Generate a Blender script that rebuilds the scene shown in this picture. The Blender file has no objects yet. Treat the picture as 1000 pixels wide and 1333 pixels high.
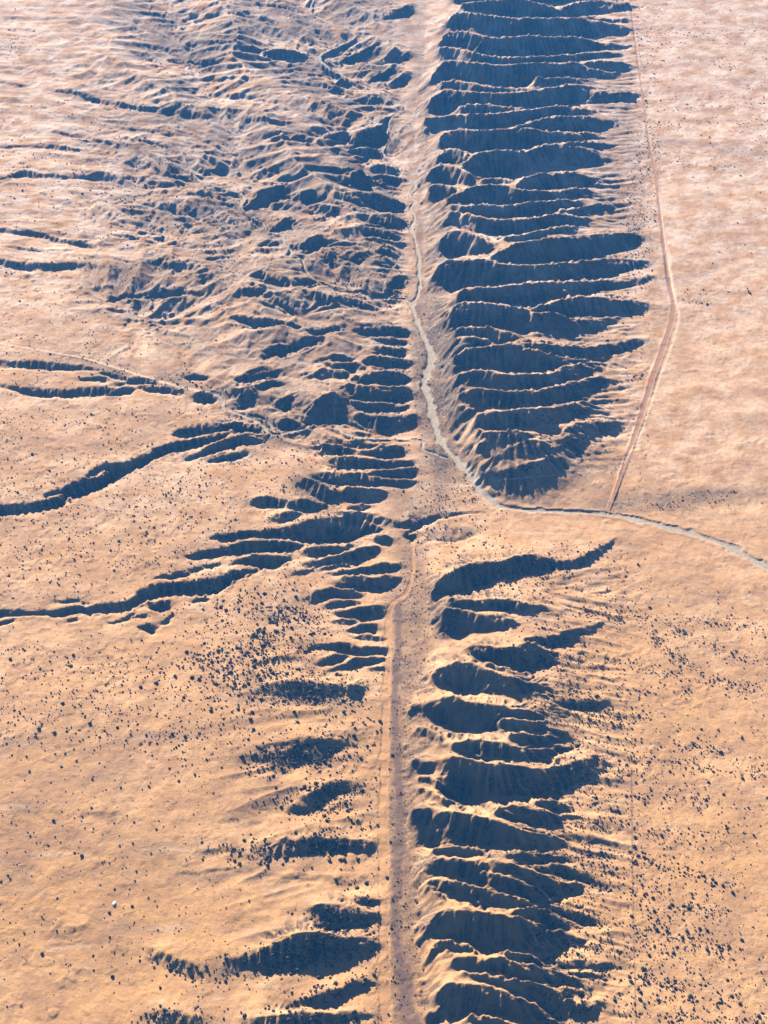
import bpy, math, random
import numpy as np
from math import radians, sin, cos, tan, pi

S = bpy.context.scene
COL = S.collection
random.seed(7)
RNG = np.random.default_rng(11)

# ------------------------------------------------------------------ camera
CAM_H = 1000.0
PITCH = 38.0            # degrees below the horizon
VFOV = 36.0
cam_d = bpy.data.cameras.new('camera')
cam_d.sensor_fit = 'VERTICAL'
cam_d.sensor_height = 24.0
cam_d.lens = 12.0 / tan(radians(VFOV / 2))
cam_d.clip_start = 5.0
cam_d.clip_end = 90000.0
cam = bpy.data.objects.new('camera', cam_d)
COL.objects.link(cam)
cam.location = (0, 0, CAM_H)
cam.rotation_euler = (radians(90 - PITCH), 0, 0)
S.camera = cam

# ------------------------------------------------------------------ light
SUN_AZ = 24.0
SUN_EL = 24.0
world = bpy.data.worlds.new('World')
S.world = world
world.use_nodes = True
wn = world.node_tree.nodes
wl = world.node_tree.links
wn.clear()
sky = wn.new('ShaderNodeTexSky')
sky.sky_type = 'NISHITA'
sky.sun_disc = False
sky.sun_elevation = radians(SUN_EL)
sky.sun_rotation = radians(-SUN_AZ)
sky.altitude = 2000.0
sky.air_density = 0.6
sky.dust_density = 0.3
bg = wn.new('ShaderNodeBackground')
bg.inputs['Strength'].default_value = 0.05
wo = wn.new('ShaderNodeOutputWorld')
wl.new(sky.outputs[0], bg.inputs[0])
wl.new(bg.outputs[0], wo.inputs[0])
sun_d = bpy.data.lights.new('sun', 'SUN')
sun_d.energy = 5.0
sun_d.angle = radians(0.5)
sun_d.color = (1.0, 0.88, 0.74)
sun = bpy.data.objects.new('sun', sun_d)
COL.objects.link(sun)
sun.rotation_euler = (radians(90 - SUN_EL), 0, radians(SUN_AZ + 180))
S.view_settings.view_transform = 'Standard'
S.view_settings.look = 'None'
S.view_settings.gamma = 1.0
S.view_settings.use_curve_mapping = False
S.view_settings.exposure = 1.80
HAZE_DENSITY = 0.000060
HAZE_COLOR = (0.06, 0.38, 1.0)
# ------------------------------------------------------------------ survey of the land
# Every slope of the land is written as sections "x,top,foot": where its brow and its foot
# are seen in the survey photograph; the true position, height and drop follow from the
# lens, the height of the brow above the base level and the angle of the slope.
FPX = 666.5 / tan(radians(VFOV / 2))
CP, SP = cos(radians(PITCH)), sin(radians(PITCH))

def ray(px, py):
    px = np.asarray(px, float); py = np.asarray(py, float)
    a = (px - 500.0) / FPX
    b = (666.5 - py) / FPX
    return a, CP + b * SP, -SP + b * CP

def unproject(px, py, z):
    dx, dy, dz = ray(px, py)
    t = (np.asarray(z, float) - CAM_H) / dz
    return dx * t, dy * t

def project(x, y, z):
    zz = z - CAM_H
    f = y * CP - zz * SP
    u = y * SP + zz * CP
    return 500 + FPX * x / f, 666.5 - FPX * u / f

FAULT = [(552, -80), (548, 0), (538, 120), (535, 250), (545, 380), (548, 480), (548, 580), (536, 690), (520, 780), (506, 860),
         (500, 950), (497, 1100), (493, 1220), (490, 1333), (486, 1420)]
_fx, _fy = unproject([p[0] for p in FAULT], [p[1] for p in FAULT], 0.0)
_o = np.argsort(_fy)
_fx, _fy = _fx[_o], _fy[_o]

def sstep(e0, e1, v):
    t = np.clip((v - e0) / (e1 - e0), 0, 1)
    return t * t * (3 - 2 * t)

def base_level(x, y):
    d = np.interp(y, _fy, _fx) - x              # metres to the left of the fault
    up = 11.0 * sstep(6, 150, d) * sstep(700, 1000, y) * (1 - 0.0 * y)
    far = 7.0 * sstep(150, 600, d)
    right = 3.0 * sstep(250, 600, -d)
    return up + far * sstep(900, 1200, y) + right

# group: (alpha, slope degrees, envelope)   alpha 1 = stands above the base, 0 = cut into it
def parse(s):
    out = []
    for p in s.replace('\n', ' ').split('|'):
        p = p.strip()
        if not p:
            continue
        opt = {}
        if p[0] == '{':
            o, p = p[1:].split('}')
            for kv in o.split():
                k, v = kv.split('=')
                opt[k] = float(v)
        cols = [tuple(float(q) for q in c.split(',')) for c in p.split()]
        out.append((opt, cols))
    return out

RIDGE_LOW = parse('''
{a=1} 563,768,772 575,752,772 588,742,772 610,735,768 630,731,762 650,733,752 680,722,743 705,726,740 735,731,740 760,722,734 785,708,718 803,701,706
|587,779,788 600,779,792 630,781,795 660,780,795 690,787,797 715,793,796
|580,790,830 590,789,828 610,795,823 630,800,820 650,803,819 668,806,811
|610,843,850 625,841,858 645,842,866 665,843,870 685,838,870 705,842,869 718,855,866
|683,831,837 700,829,842 715,829,844 735,823,834 760,815,824 785,808,814
|562,877,884 580,866,893 600,861,900 615,862,901 630,870,901 655,877,901 680,885,900 705,893,897
|632,862,868 655,867,873 672,871,874
|558,915,930 580,905,945 595,906,952 610,910,952 630,914,952 650,918,948
|655,917,932 680,922,934 705,927,935 |655,935,948 675,936,950 690,938,949 710,936,942
|535,915,922 545,913,923 555,915,922
|740,915,922 765,912,920 790,909,915
|592,966,970 605,963,980 620,963,986 640,963,987 655,965,987 675,973,986 700,975,986 720,973,982 745,968,974
|660,955,961 690,955,965 720,958,965 735,960,963
|546,944,952 560,947,960 580,957,966
|575,988,1030 590,983,1040 600,983,1043 620,990,1044 640,995,1041 660,994,1040 680,996,1035 700,1000,1034 730,995,1030 750,988,1018 775,984,1008 790,988,1000
|537,990,1003 550,987,1006 560,990,1006
|543,1009,1015 558,1011,1020 572,1017,1028 |545,1027,1034 560,1029,1040 580,1037,1047
|540,1056,1101 555,1050,1102 575,1053,1102 600,1056,1102 630,1063,1103 660,1072,1104 690,1083,1104 715,1090,1102 740,1095,1100
|643,1053,1058 665,1049,1066 690,1052,1070 715,1060,1072 735,1058,1066 755,1060,1063
|695,1041,1049 720,1042,1053 745,1048,1055
|568,1105,1110 590,1098,1111 610,1101,1112 625,1106,1110
|660,1110,1115 690,1110,1120 720,1113,1122 742,1115,1121
|554,1124,1131 568,1115,1136 590,1114,1142 610,1116,1148 628,1119,1150 |640,1120,1131 665,1124,1138 690,1132,1149 712,1143,1158
|632,1132,1156 650,1136,1160 670,1144,1168 690,1151,1176 708,1158,1170 716,1163,1165
|702,1128,1134 720,1126,1138 745,1130,1142 770,1138,1144
|712,1142,1160 730,1145,1164 750,1150,1162 762,1154,1158
|561,1146,1152 575,1144,1160 590,1148,1167 610,1151,1172 630,1154,1175 650,1158,1178 670,1165,1178 690,1174,1177
|565,1158,1164 580,1163,1168
|553,1203,1210 568,1190,1220 592,1182,1226 610,1179,1232 630,1184,1235 660,1189,1236 690,1196,1238 710,1206,1239 730,1212,1236 740,1216,1226
|670,1181,1190 695,1181,1198 715,1187,1205 740,1196,1211 755,1206,1210
|712,1176,1184 735,1178,1194 760,1188,1203 780,1198,1206
|735,1217,1222 755,1221,1228 765,1223,1226
|559,1227,1231 575,1223,1237 595,1226,1238 615,1232,1236
|591,1246,1252 610,1243,1262 630,1243,1266 650,1245,1270 670,1249,1275 690,1256,1278 703,1263,1275
|652,1236,1243 670,1238,1248 690,1243,1254 705,1249,1257
|706,1258,1278 725,1263,1280 745,1268,1282 765,1277,1285 785,1282,1290
|730,1244,1252 760,1248,1258 785,1252,1262 800,1258,1262 |742,1262,1267 765,1264,1272 785,1268,1273
|608,1262,1270 628,1266,1279 655,1271,1284 680,1277,1296 700,1282,1306 718,1285,1310 740,1288,1295 765,1291,1294
|570,1292,1310 582,1280,1323 598,1276,1324 620,1281,1321 650,1288,1327 675,1296,1330 700,1307,1330 715,1318,1330 722,1326,1330
|722,1298,1322 740,1299,1323 765,1301,1320 785,1304,1314
|612,1322,1340 635,1323,1345 660,1328,1352 700,1335,1358 730,1345,1356
|570,1362,1380 600,1354,1390 650,1360,1394 700,1368,1396 740,1376,1390
''')
RIDGE_HIGH = parse('''
600,-56,-30 650,-60,-32 700,-58,-30 750,-58,-32 800,-54,-38
|596,-26,2 650,-30,-6 700,-26,1 760,-26,-2 810,-22,-4
|600,4,11 630,0,15 670,-3,18 710,4,19 730,10,18 750,2,17 790,0,13 815,3,12
|588,20,38 600,14,36 630,18,40 660,21,46 690,23,45 720,23,46 750,22,47 770,25,46 800,32,44 820,36,42
|765,18,24 790,24,29 815,24,29
|572,54,58 583,42,58 600,39,61 620,43,65 640,48,69 660,49,71 690,46,71 720,48,69 750,48,67 775,53,63 800,55,61 820,57,60
|572,60,68 585,60,77 610,66,81 640,72,81 680,73,80 715,72,79 745,70,78 780,68,74 810,69,73
|562,95,98 578,80,102 592,78,103 620,82,107 650,83,110 680,82,111 705,81,112 730,83,100 748,80,99 765,86,98 790,93,99 810,90,96
|695,97,112 715,99,110 740,100,106 765,102,105
|765,80,87 785,78,90 805,80,90 825,86,89
|572,105,112 590,103,114 620,108,117 650,112,118 675,113,117 690,115,116
|562,125,145 575,115,147 590,115,146 603,117,132 625,118,131 650,119,135 685,119,138 710,114,137 735,110,134 755,110,129 775,114,125
|768,122,127 790,119,130 815,119,129 832,122,125
|598,136,144 620,133,144 650,137,144 680,141,143
|555,152,163 575,150,163 600,148,165 630,147,165 660,146,163 685,143,156 710,139,151 740,138,149 775,141,147
|670,165,171 690,158,165 715,152,166 740,151,169 765,151,169 785,156,165 810,159,164
|573,182,186 585,171,190 605,167,196 625,169,196 650,167,194 675,166,193 695,168,187 720,169,181 750,171,182 775,173,178
|568,202,206 580,193,211 595,193,214 607,199,210 612,204,207
|605,212,222 622,198,225 640,195,230 660,194,229 680,195,221 700,190,213 720,186,213 740,186,211 760,191,213 780,197,208
|738,184,188 765,183,190 790,187,192 800,189,190
|562,218,226 575,212,233 595,218,238 612,226,240 |560,240,248 575,238,254 590,244,252
|584,258,263 595,251,264 610,244,264 630,241,265 650,240,264 670,245,264 690,248,263 715,248,261 740,245,257 760,243,250
|672,240,244 682,231,245 700,225,246 720,223,246 745,222,243 765,228,241 785,235,240
|625,231,238 645,231,238 660,234,238
|585,266,272 600,267,277 620,267,280 640,266,281 665,266,281 690,264,278 715,262,275 740,260,270 755,262,266
|585,276,288 598,276,294 612,279,298 630,283,300 650,285,304 675,284,304 700,281,300 720,280,297 745,281,292 765,284,290
|730,274,279 760,270,276 790,266,272 800,268,270
|572,312,325 585,300,328 600,299,330 620,305,328 640,315,327
|655,307,312 685,303,310 715,297,304 745,294,299
|640,332,337 655,323,338 670,316,340 690,313,341 710,310,341 735,310,339 760,308,336 785,306,331 810,304,324 830,304,313
|572,345,369 584,338,372 605,337,370 630,336,367 650,341,366 680,343,363 695,344,362 720,343,362 750,340,361 780,336,359 810,335,352 840,338,347
|598,379,388 612,374,391 635,372,390 655,371,393 675,368,394 690,365,395 710,366,389 735,367,383 760,366,379 800,364,373 830,362,369 850,359,365
|588,405,422 598,395,424 620,392,424 645,393,426 665,396,429 685,399,430
|700,396,402 720,390,404 740,387,409 765,386,411 790,388,410 815,389,407 840,392,401
|{s=26} 695,404,428 720,406,430 745,413,430 780,414,424 800,413,418
|595,427,434 615,426,436 640,427,443 660,432,445 675,435,441 |595,439,447 615,438,450 635,442,450
|593,462,475 608,454,477 630,451,477 650,449,479 670,448,481 695,454,481 720,460,479 745,465,473 765,467,470
|675,446,453 695,444,457 720,446,460 745,450,461 780,450,460 820,441,451 835,440,446
|{s=32} 598,484,500 612,480,500 635,481,501 660,485,504 685,486,504 710,484,501 735,478,496 760,473,487 785,469,477
|{s=30} 600,510,522 615,505,526 635,504,529 660,507,530 690,507,528 715,504,525 740,498,519 765,491,510 785,489,498
|{s=28} 620,540,556 635,535,559 660,532,560 690,531,555 715,528,547 745,522,538 770,519,528
|{s=30} 625,563,573 645,561,574 670,561,573 685,564,569
|{s=20} 628,606,613 640,598,613 652,590,610 665,582,606 680,575,602 700,572,597 718,574,590 |{s=25} 690,600,606 710,599,609 722,600,607
|{s=18} 735,556,572 760,549,564 790,545,556 815,545,552
''')
SCARP = parse('''
408,576,580 418,572,588 435,575,590 450,578,590 465,585,589
|430,571,574 460,571,579 480,575,583 498,574,579
|470,585,592 490,579,593 510,576,595 525,580,594
|425,592,603 440,592,607 470,595,609 490,597,610 520,598,608 540,599,605
|480,612,620 510,609,621 540,608,621
|411,616,622 425,614,628 450,614,630 475,616,632 490,619,631 |485,624,630 505,623,632 525,624,633 540,625,630
|441,637,645 450,634,653 470,634,655 485,637,652 500,639,648
|{s=27} 395,618,632 405,622,645 420,630,655 432,638,658
|372,655,660 380,650,662 400,649,663 415,652,661 424,656,660
|322,652,656 335,645,657 350,645,657 365,647,658
|350,672,675 365,665,675 380,664,673 390,666,669
|442,667,670 455,665,672 475,669,677 495,673,681 515,677,683 |452,658,664 465,656,664 480,659,664
|500,682,686 515,682,687 530,676,685 534,668,680
|394,717,722 415,710,722 440,707,718 460,708,712
|400,731,739 425,724,737 450,718,732 470,712,727 490,710,717
|415,741,743 430,735,742 445,732,738 458,734,737 |375,747,749 395,741,746 410,738,742
|428,748,750 450,742,749 480,735,746 500,732,744 515,734,742
|490,700,706 500,696,708 508,698,704
|437,761,764 450,752,766 465,748,767 490,750,767 505,748,764 518,753,757
|402,776,784 412,769,782 430,765,776 450,766,778 465,769,777 472,773,776
|425,785,789 440,781,789 455,780,787 468,782,786
|437,796,799 455,791,802 475,787,803 492,788,801 498,792,797
|438,806,811 450,804,811 465,804,808
|450,819,821 465,812,822 478,807,821 490,811,818
|456,828,830 470,825,831 485,825,831 495,827,831
|392,848,850 408,841,846 430,837,845 445,837,850 460,838,851 480,840,850 500,841,849
|412,864,866 425,855,864 442,850,859 455,852,855
|426,871,875 442,865,871 462,857,867 480,853,863 498,855,860
|482,868,872 498,867,873
|400,485,489 415,480,490 435,479,490 452,482,488 |424,470,474 440,471,478 455,470,480 470,473,480
|425,464,468 440,461,467 458,464,469
|456,492,497 480,486,500 500,482,500 520,483,500 532,490,498
|443,502,504 455,500,516 475,504,519 500,504,521 520,503,521 533,505,518
|455,520,524 475,523,532 500,525,534 530,525,532
|{s=24} 470,536,548 490,540,558 520,539,558 540,537,553
|400,545,550 405,525,553 420,514,552 435,508,550 440,510,548
|363,518,528 370,512,535 376,514,530 |365,548,555 372,542,556 385,550,556
|310,505,522 318,502,528 326,506,522 |314,495,502 325,485,497 345,479,487 365,476,483 |335,500,510 350,493,503 362,492,498
|462,430,436 490,425,437 520,424,436 530,428,436 |488,440,446 510,439,447 525,441,447 |490,449,458 510,450,461 527,453,462
|480,463,470 500,464,477 530,467,477
''')
BADLAND = parse('''
474,301,308 485,298,311 505,302,312 522,308,313 |488,284,292 505,277,297 525,284,300 530,290,300 |475,313,317 500,314,320 525,315,321
|493,323,334 510,325,338 520,328,336 |496,340,346 510,342,350
|452,330,342 460,328,345 470,332,345 |385,320,332 400,312,332 415,304,328 421,306,318 |424,325,345 430,328,350 436,332,346
|503,370,385 515,360,374 530,357,370 |502,378,386 515,376,385
|447,394,398 465,391,402 480,395,404 490,398,403 |386,366,371 395,364,376 407,368,376
|315,380,386 325,376,390 340,376,388 346,380,385 |{s=24} 330,357,366 350,358,372 375,365,378 385,370,380
|{s=24} 400,380,392 425,384,402 440,392,406 |{s=24} 350,385,398 375,392,408 390,400,410
|355,290,298 368,282,294 378,276,286 |402,265,272 420,264,280 440,270,282 |417,281,286 430,283,288
|440,250,262 465,246,270 490,250,272 510,256,274 530,262,273
|345,318,324 355,310,322 362,312,318 |340,326,333 352,328,335
|449,225,234 460,219,243 470,219,244 478,224,236 |485,210,219 505,212,223 525,219,227 |490,222,231 510,226,234 525,230,236
|445,190,196 465,189,199 485,191,201 497,196,202 |447,203,207 465,201,206
|455,178,186 475,168,188 495,162,187 502,164,182 |430,172,180 445,168,181 452,170,178 |405,164,174 425,163,177
|456,128,132 480,124,134 505,130,137 |460,139,142 480,138,142 510,141,145
|430,146,151 450,147,153 |432,154,159 450,156,162 |434,163,167 450,164,168
|437,100,106 445,98,110 455,102,109 |{s=26} 400,104,110 430,108,116 460,116,121
|480,98,103 500,90,98 515,82,92 |510,106,114 520,98,112 530,90,105
|350,178,183 370,175,184 395,176,182 |322,154,158 345,156,162 372,160,166
|384,248,256 400,246,260 420,250,259 |320,262,270 340,244,262 355,238,260 368,236,250 |358,260,268 375,256,266
|358,225,230 375,226,232 |360,215,219 380,214,221 |388,222,230 400,220,228
|300,18,22 318,17,26 |330,21,26 348,22,28 |335,5,9 365,8,13 390,10,15 |340,62,70 365,60,71 400,64,72
|435,72,76 460,64,71 485,55,62 |465,88,92 478,86,91 |507,65,80 515,60,84 520,64,82 |522,74,82 535,64,76
|{s=26} 500,20,30 520,12,26 535,4,18
''')
CANYON = parse('''
275,697,702 295,694,703 320,691,701 350,688,700 380,683,702 400,678,706 420,674,706 440,672,706 460,672,706 475,678,699 490,683,693 498,687,690
|245,722,727 262,718,727 280,713,723 300,709,721 305,705,721 330,702,720 355,701,720 375,703,720 395,708,712
|300,731,734 320,725,737 345,720,740 365,721,735 378,723,727
|190,760,779 220,757,773 250,755,771 270,752,773 285,748,771 300,738,761 315,735,752 328,738,746 335,743,745
|115,788,797 140,784,795 165,781,792 180,772,786 190,762,779
|0,793,801 25,793,800 45,794,800 70,792,800 95,787,799 108,782,796 115,788,797
|70,781,784 90,779,784 115,780,787
|198,782,790 210,777,795 222,780,790 |175,813,815 190,809,819 200,812,824 |258,777,783 268,774,781
|{s=30} 150,498,502 175,492,500 200,494,502 |{s=30} 178,500,506 205,502,510 235,508,514 |{s=28} 128,481,486 150,486,492 165,492,497 |225,798,803 212,806,812 |-20,812,816 10,806,812 |88,806,810 102,800,806 |60,640,646 95,628,638 |{s=28} 118,610,618 140,600,608 |300,742,752 322,748,754 |205,748,752 232,742,750 262,738,746
|145,808,811 165,801,806 178,796,800 |172,803,806 190,797,803 |0,805,811 15,804,809
|240,741,743 262,736,741 285,731,736
|0,657,671 35,652,664 70,645,659 85,634,655 110,618,643 135,603,631 165,600,616 190,588,602 215,577,591 245,570,582 280,563,573 300,561,569
|225,558,564 250,553,566 285,549,562 315,548,564 332,556,565
|240,594,598 262,585,593 285,576,587 310,570,580 338,571,577 |275,598,602 300,590,598 320,586,592
|-60,664,684 0,657,671 |-60,790,800 0,793,801
|{s=27} -60,466,474 0,468,475 40,469,478 80,471,480 105,474,480 128,479,482 |{s=27} -60,497,502 5,500,504 40,503,513 80,505,514 120,503,513 160,503,512 170,504,508
|110,490,495 135,490,496 |142,382,384 165,376,381 200,373,380 230,374,380 252,378,382
|302,415,418 330,418,427 360,420,426 395,424,428 |390,431,435 420,430,437 440,428,434
|348,455,465 365,448,461 390,443,455 412,440,448
|240,489,493 255,487,494 265,490,495 |258,512,520 268,508,524 276,512,520
''')
WASHY = parse('''
-60,236,240 0,233,237 18,226,234 35,221,231 55,226,232 100,227,233 135,224,234 160,229,235 |158,226,231 178,225,233 192,229,233
|192,232,237 220,234,241 245,236,241 |-60,189,193 0,190,194 40,188,193 80,189,195 110,194,199 140,196,201
|100,180,184 130,184,188 165,189,193 |160,180,185 190,183,190 215,188,195 |262,222,226 275,212,222 285,208,214
|190,208,213 215,222,228 240,226,232 258,230,234 |240,247,251 265,249,255 290,252,258 |270,259,262 290,260,264
|-60,296,302 0,297,303 20,298,305 50,302,310 80,308,315 110,311,319 120,316,321 |-60,337,345 0,338,346 30,340,349 60,341,350 90,340,348 110,342,346
|0,320,323 40,322,326 90,324,328 |135,299,303 165,302,307 195,308,312 |145,285,288 165,290,295 195,299,303
|215,312,317 235,311,318 248,314,319 |250,320,324 275,318,325 290,320,325 |195,338,344 210,335,348 220,338,345
|220,346,353 240,345,356 258,350,358 |270,330,335 298,331,337 |280,306,311 290,304,311 |255,361,366 270,359,367
|245,14,17 275,17,21 310,20,25 |265,52,56 295,54,60 340,60,65 |60,114,118 100,117,124 140,128,135 180,136,144 215,142,149 245,146,154 268,150,158
|0,104,109 30,110,116 |70,170,174 100,176,181 130,182,187 |180,180,185 210,184,189 |350,172,177 380,176,180
|250,96,99 280,98,103 320,104,108 |230,70,73 260,72,77 300,78,82 |270,118,121 300,120,125 340,126,130
|150,164,167 190,168,172 225,172,177 |150,256,258 200,260,264 250,268,272
''')
KNOLL = parse('''
{s=27} 445,895,906 452,890,912 462,888,910 470,892,902 |{s=15} 345,893,904 380,889,910 410,888,918 436,889,918
|{s=16} 330,975,990 360,966,998 390,962,1000 420,960,992 442,962,973
|{s=20} 378,1045,1060 400,1032,1060 425,1020,1040 450,1016,1034 475,1022,1032
|{s=29} 345,1106,1120 360,1098,1124 385,1092,1118 410,1087,1108 440,1089,1109 470,1090,1110 490,1100,1107
|450,1165,1172 470,1164,1179 486,1169,1180
|410,1190,1198 420,1180,1208 440,1177,1210 465,1182,1208 488,1188,1204
|{s=31} 300,1252,1272 330,1240,1264 360,1226,1264 390,1214,1266 420,1215,1262 450,1218,1256 475,1222,1245 489,1228,1237
|{s=18} 185,1232,1246 210,1236,1256 235,1246,1268 260,1256,1276
|{s=28} 375,1307,1312 400,1300,1312 430,1290,1309 460,1277,1294 485,1274,1282
|{s=26} 310,1325,1345 350,1320,1350 400,1318,1345 450,1315,1330 480,1318,1326 |{s=18} 180,1320,1340 230,1312,1340 260,1325,1345
|{s=15} 230,1137,1142 260,1133,1141 300,1128,1134 |{s=15} 250,1110,1114 275,1108,1116 300,1104,1112 |{s=15} 350,1140,1148 400,1138,1148 440,1142,1150
|{s=12} 330,862,870 360,855,866 395,848,858 |{s=14} 100,1060,1066 150,1056,1064 |{s=14} 60,1210,1222 110,1204,1222
''')
VALLEY_CUT = parse('''
534,684,694 540,681,692 550,676,687 565,671,679 585,668,674 600,667,671 630,666,669
|{s=30} 528,690,698 533,688,704 536,694,706
|{s=14} 560,690,704 590,686,706 615,688,700
''')
FOOT_LINES = [
    (0.0, [(552, 700), (556, 760), (562, 800), (560, 850), (546, 890), (532, 915), (528, 980), (530, 1050), (533, 1110), (545, 1160), (542, 1210), (546, 1270), (556, 1333), (560, 1410)]),
    (0.0, [(560, -60), (556, 0), (552, 60), (545, 120), (540, 160), (543, 220), (552, 300), (553, 350), (560, 400), (570, 450), (578, 500), (582, 550), (600, 585), (617, 622), (625, 632)]),
    (0.0, [(820, -40), (838, 60), (848, 160), (855, 230), (864, 300), (874, 372), (880, 405), (866, 450), (850, 500), (830, 560), (812, 610), (790, 665), (640, 648)]),
]

# ------------------------------------------------------------------ washes and roads
MAIN_WASH = [(412, -20, 1), (405, 13, 1), (412, 20, 1.2), (435, 32, 1.2), (463, 46, 1), (440, 58, 1), (420, 67, 1.6), (417, 76, 1.6), (430, 88, 1.4), (444, 95, 1.2),
             (470, 110, 1), (500, 120, 1), (512, 128, 1), (527, 140, 1.2), (515, 150, 1), (504, 163, 1.6), (503, 182, 1), (498, 198, 1.6), (510, 210, 1), (525, 228, 1.5),
             (541, 240, 1.6), (533, 253, 1.6), (540, 262, 1.8), (534, 271, 1.8), (540, 282, 1.8), (535, 295, 2), (540, 310, 2), (543, 325, 2.2), (546, 337, 2), (545, 355, 2),
             (547, 370, 2), (543, 386, 2.2), (536, 396, 3.5), (541, 412, 3.5), (548, 430, 3.6), (557, 450, 4.5), (562, 464, 5), (556, 485, 4.5), (552, 500, 5), (558, 520, 4.5),
             (563, 540, 5), (568, 560, 4.5), (578, 580, 5), (595, 600, 5.5), (612, 616, 6), (622, 632, 6.5), (635, 648, 6), (652, 659, 4.5), (680, 663, 3.6), (720, 665, 3.2),
             (780, 668, 3.6), (822, 674, 5), (870, 686, 5.5), (920, 700, 5.5), (958, 716, 6), (1000, 740, 6), (1060, 772, 6)]
SIDE_WASHES = [
    [(300, 247, 1), (314, 251, 1.2), (318, 259, 1.4), (314, 267, 1.2), (325, 280, .8), (342, 288, 1), (349, 300, 1), (368, 305, 1.4), (369, 316, 1.8), (379, 326, 2), (376, 337, 1.8),
     (392, 338, 1.6), (396, 348, 2), (404, 360, 2.2), (416, 370, 1.6), (445, 380, 1.2), (474, 381, 1.4), (481, 390, 1.4), (510, 388, 1.6), (528, 390, 1.8), (536, 397, 2)],
    [(232, 188, .8), (240, 205, 1), (258, 232, 1.2), (278, 240, 1), (300, 247, 1.2)],
    [(276, 510, 2), (288, 518, 2.5), (292, 531, 2), (318, 541, 2.4), (340, 552, 2.4), (355, 566, 2.4), (400, 556, 1.8), (435, 549, 1.6)],
    [(325, 541, 1.2), (340, 545, 1.6), (350, 550, 1.6), (357, 562, 1.2)],
    [(441, 520, 1.2), (437, 535, 1.4), (436, 548, 1.6), (444, 561, 2.4), (472, 569, 2), (510, 570, 1.6), (548, 573, 2), (551, 584, 2.4), (570, 592, 2), (582, 596, 2)],
    [(270, 590, .6), (300, 602, .6), (330, 590, .8), (352, 568, 1)],
]
SILVER_ROAD = [(-40, 440, 1.2), (0, 447, 1.2), (75, 460, 1.2), (110, 466, 1.4), (150, 478, 2), (200, 494, 2.2), (250, 507, 2.4), (276, 512, 2)]
FENCE_ROAD = [(790, 668, 1.6), (804, 630, 2), (818, 590, 2.6), (835, 540, 3.2), (850, 490, 3.4), (864, 450, 3.2), (877, 405, 3), (872, 370, 2.6), (863, 300, 2.4), (854, 232, 2), (845, 185, 1.2), (833, 100, 1), (820, 0, 1), (815, -40, 1)]
EDGE_TRACK = [(813, 602, 1), (822, 585, 1.2), (836, 560, 1.2), (856, 500, 1.3), (876, 445, 1.6), (884, 410, 1.8), (878, 385, 1.6), (868, 330, 1), (858, 250, .8)]
FAINT_TRACKS = [[(640, 630, .8), (700, 622, .8), (760, 614, .8), (808, 607, .8)], [(845, 185, 1), (880, 195, 1), (930, 207, 1), (972, 216, .8), (1010, 203, .8)],
                [(833, 46, .7), (860, 38, .7), (905, 18, .7), (940, 5, .7)], [(822, 1000, 1), (824, 1150, 1), (828, 1333, 1)]]
VALLEY_TRACK = [(536, 700, 2.2), (538, 740, 2.5), (530, 770, 3), (508, 790, 4), (505, 830, 4.5), (503, 900, 5), (500, 1000, 5.5), (499, 1100, 6), (500, 1200, 6.5), (501, 1333, 8), (501, 1400, 8)]
VALLEY_BRUSH = [(518, 780, 4), (519, 830, 4.5), (514, 900, 4.5), (515, 960, 4.5), (518, 1010, 5), (521, 1060, 5), (518, 1120, 5.5), (514, 1180, 5.5), (518, 1240, 6), (528, 1290, 8), (536, 1350, 9)]
# ------------------------------------------------------------------ relief: relaxing the land between surveyed brows and feet
GX0, GX1, GY0, GY1, CELL = -860.0, 860.0, 540.0, 3240.0, 2.0
NX, NY = int((GX1 - GX0) / CELL) + 1, int((GY1 - GY0) / CELL) + 1
cx_, cy_, cz_ = [], [], []

def densify(xs, ys, zs, step=1.2):
    for i in range(len(xs) - 1):
        n = max(2, int(math.hypot(xs[i + 1] - xs[i], ys[i + 1] - ys[i]) / step) + 1)
        t = np.linspace(0, 1, n)
        cx_.append(xs[i] + (xs[i + 1] - xs[i]) * t)
        cy_.append(ys[i] + (ys[i + 1] - ys[i]) * t)
        cz_.append(zs[i] + (zs[i + 1] - zs[i]) * t)

def smooth_cols(cols):
    """round off the corners of a surveyed brow"""
    c = np.array(cols, float)
    if len(c) < 3:
        return c
    m = []
    for i in range(len(c) - 1):
        p0 = c[max(i - 1, 0)]; p1 = c[i]; p2 = c[i + 1]; p3 = c[min(i + 2, len(c) - 1)]
        for t in (0, .25, .5, .75):
            m.append(.5 * (2 * p1 + (p2 - p0) * t + (2 * p0 - 5 * p1 + 4 * p2 - p3) * t * t + (3 * p1 - p0 - 3 * p2 + p3) * t ** 3))
    m.append(c[-1])
    return np.array(m)

def env_low(px, py):
    t = np.clip((px - 552) / 215.0, 0, 1)
    r = 24.0 * np.minimum(1, .55 + (px - 545).clip(0) / 90.0) * (1 - sstep(.45, 1.0, t)) + 0.0
    return r * np.where(py < 850, .6, 1.0)

def env_high(px, py):
    t = np.clip((px - 580) / 250.0, 0, 1)
    fall = 1 - sstep(540, 640, py) * .8
    return 36.0 * np.minimum(1, .75 + (px - 575).clip(0) / 160.0) * (1 - sstep(.42, 1.0, t)) * fall

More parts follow.
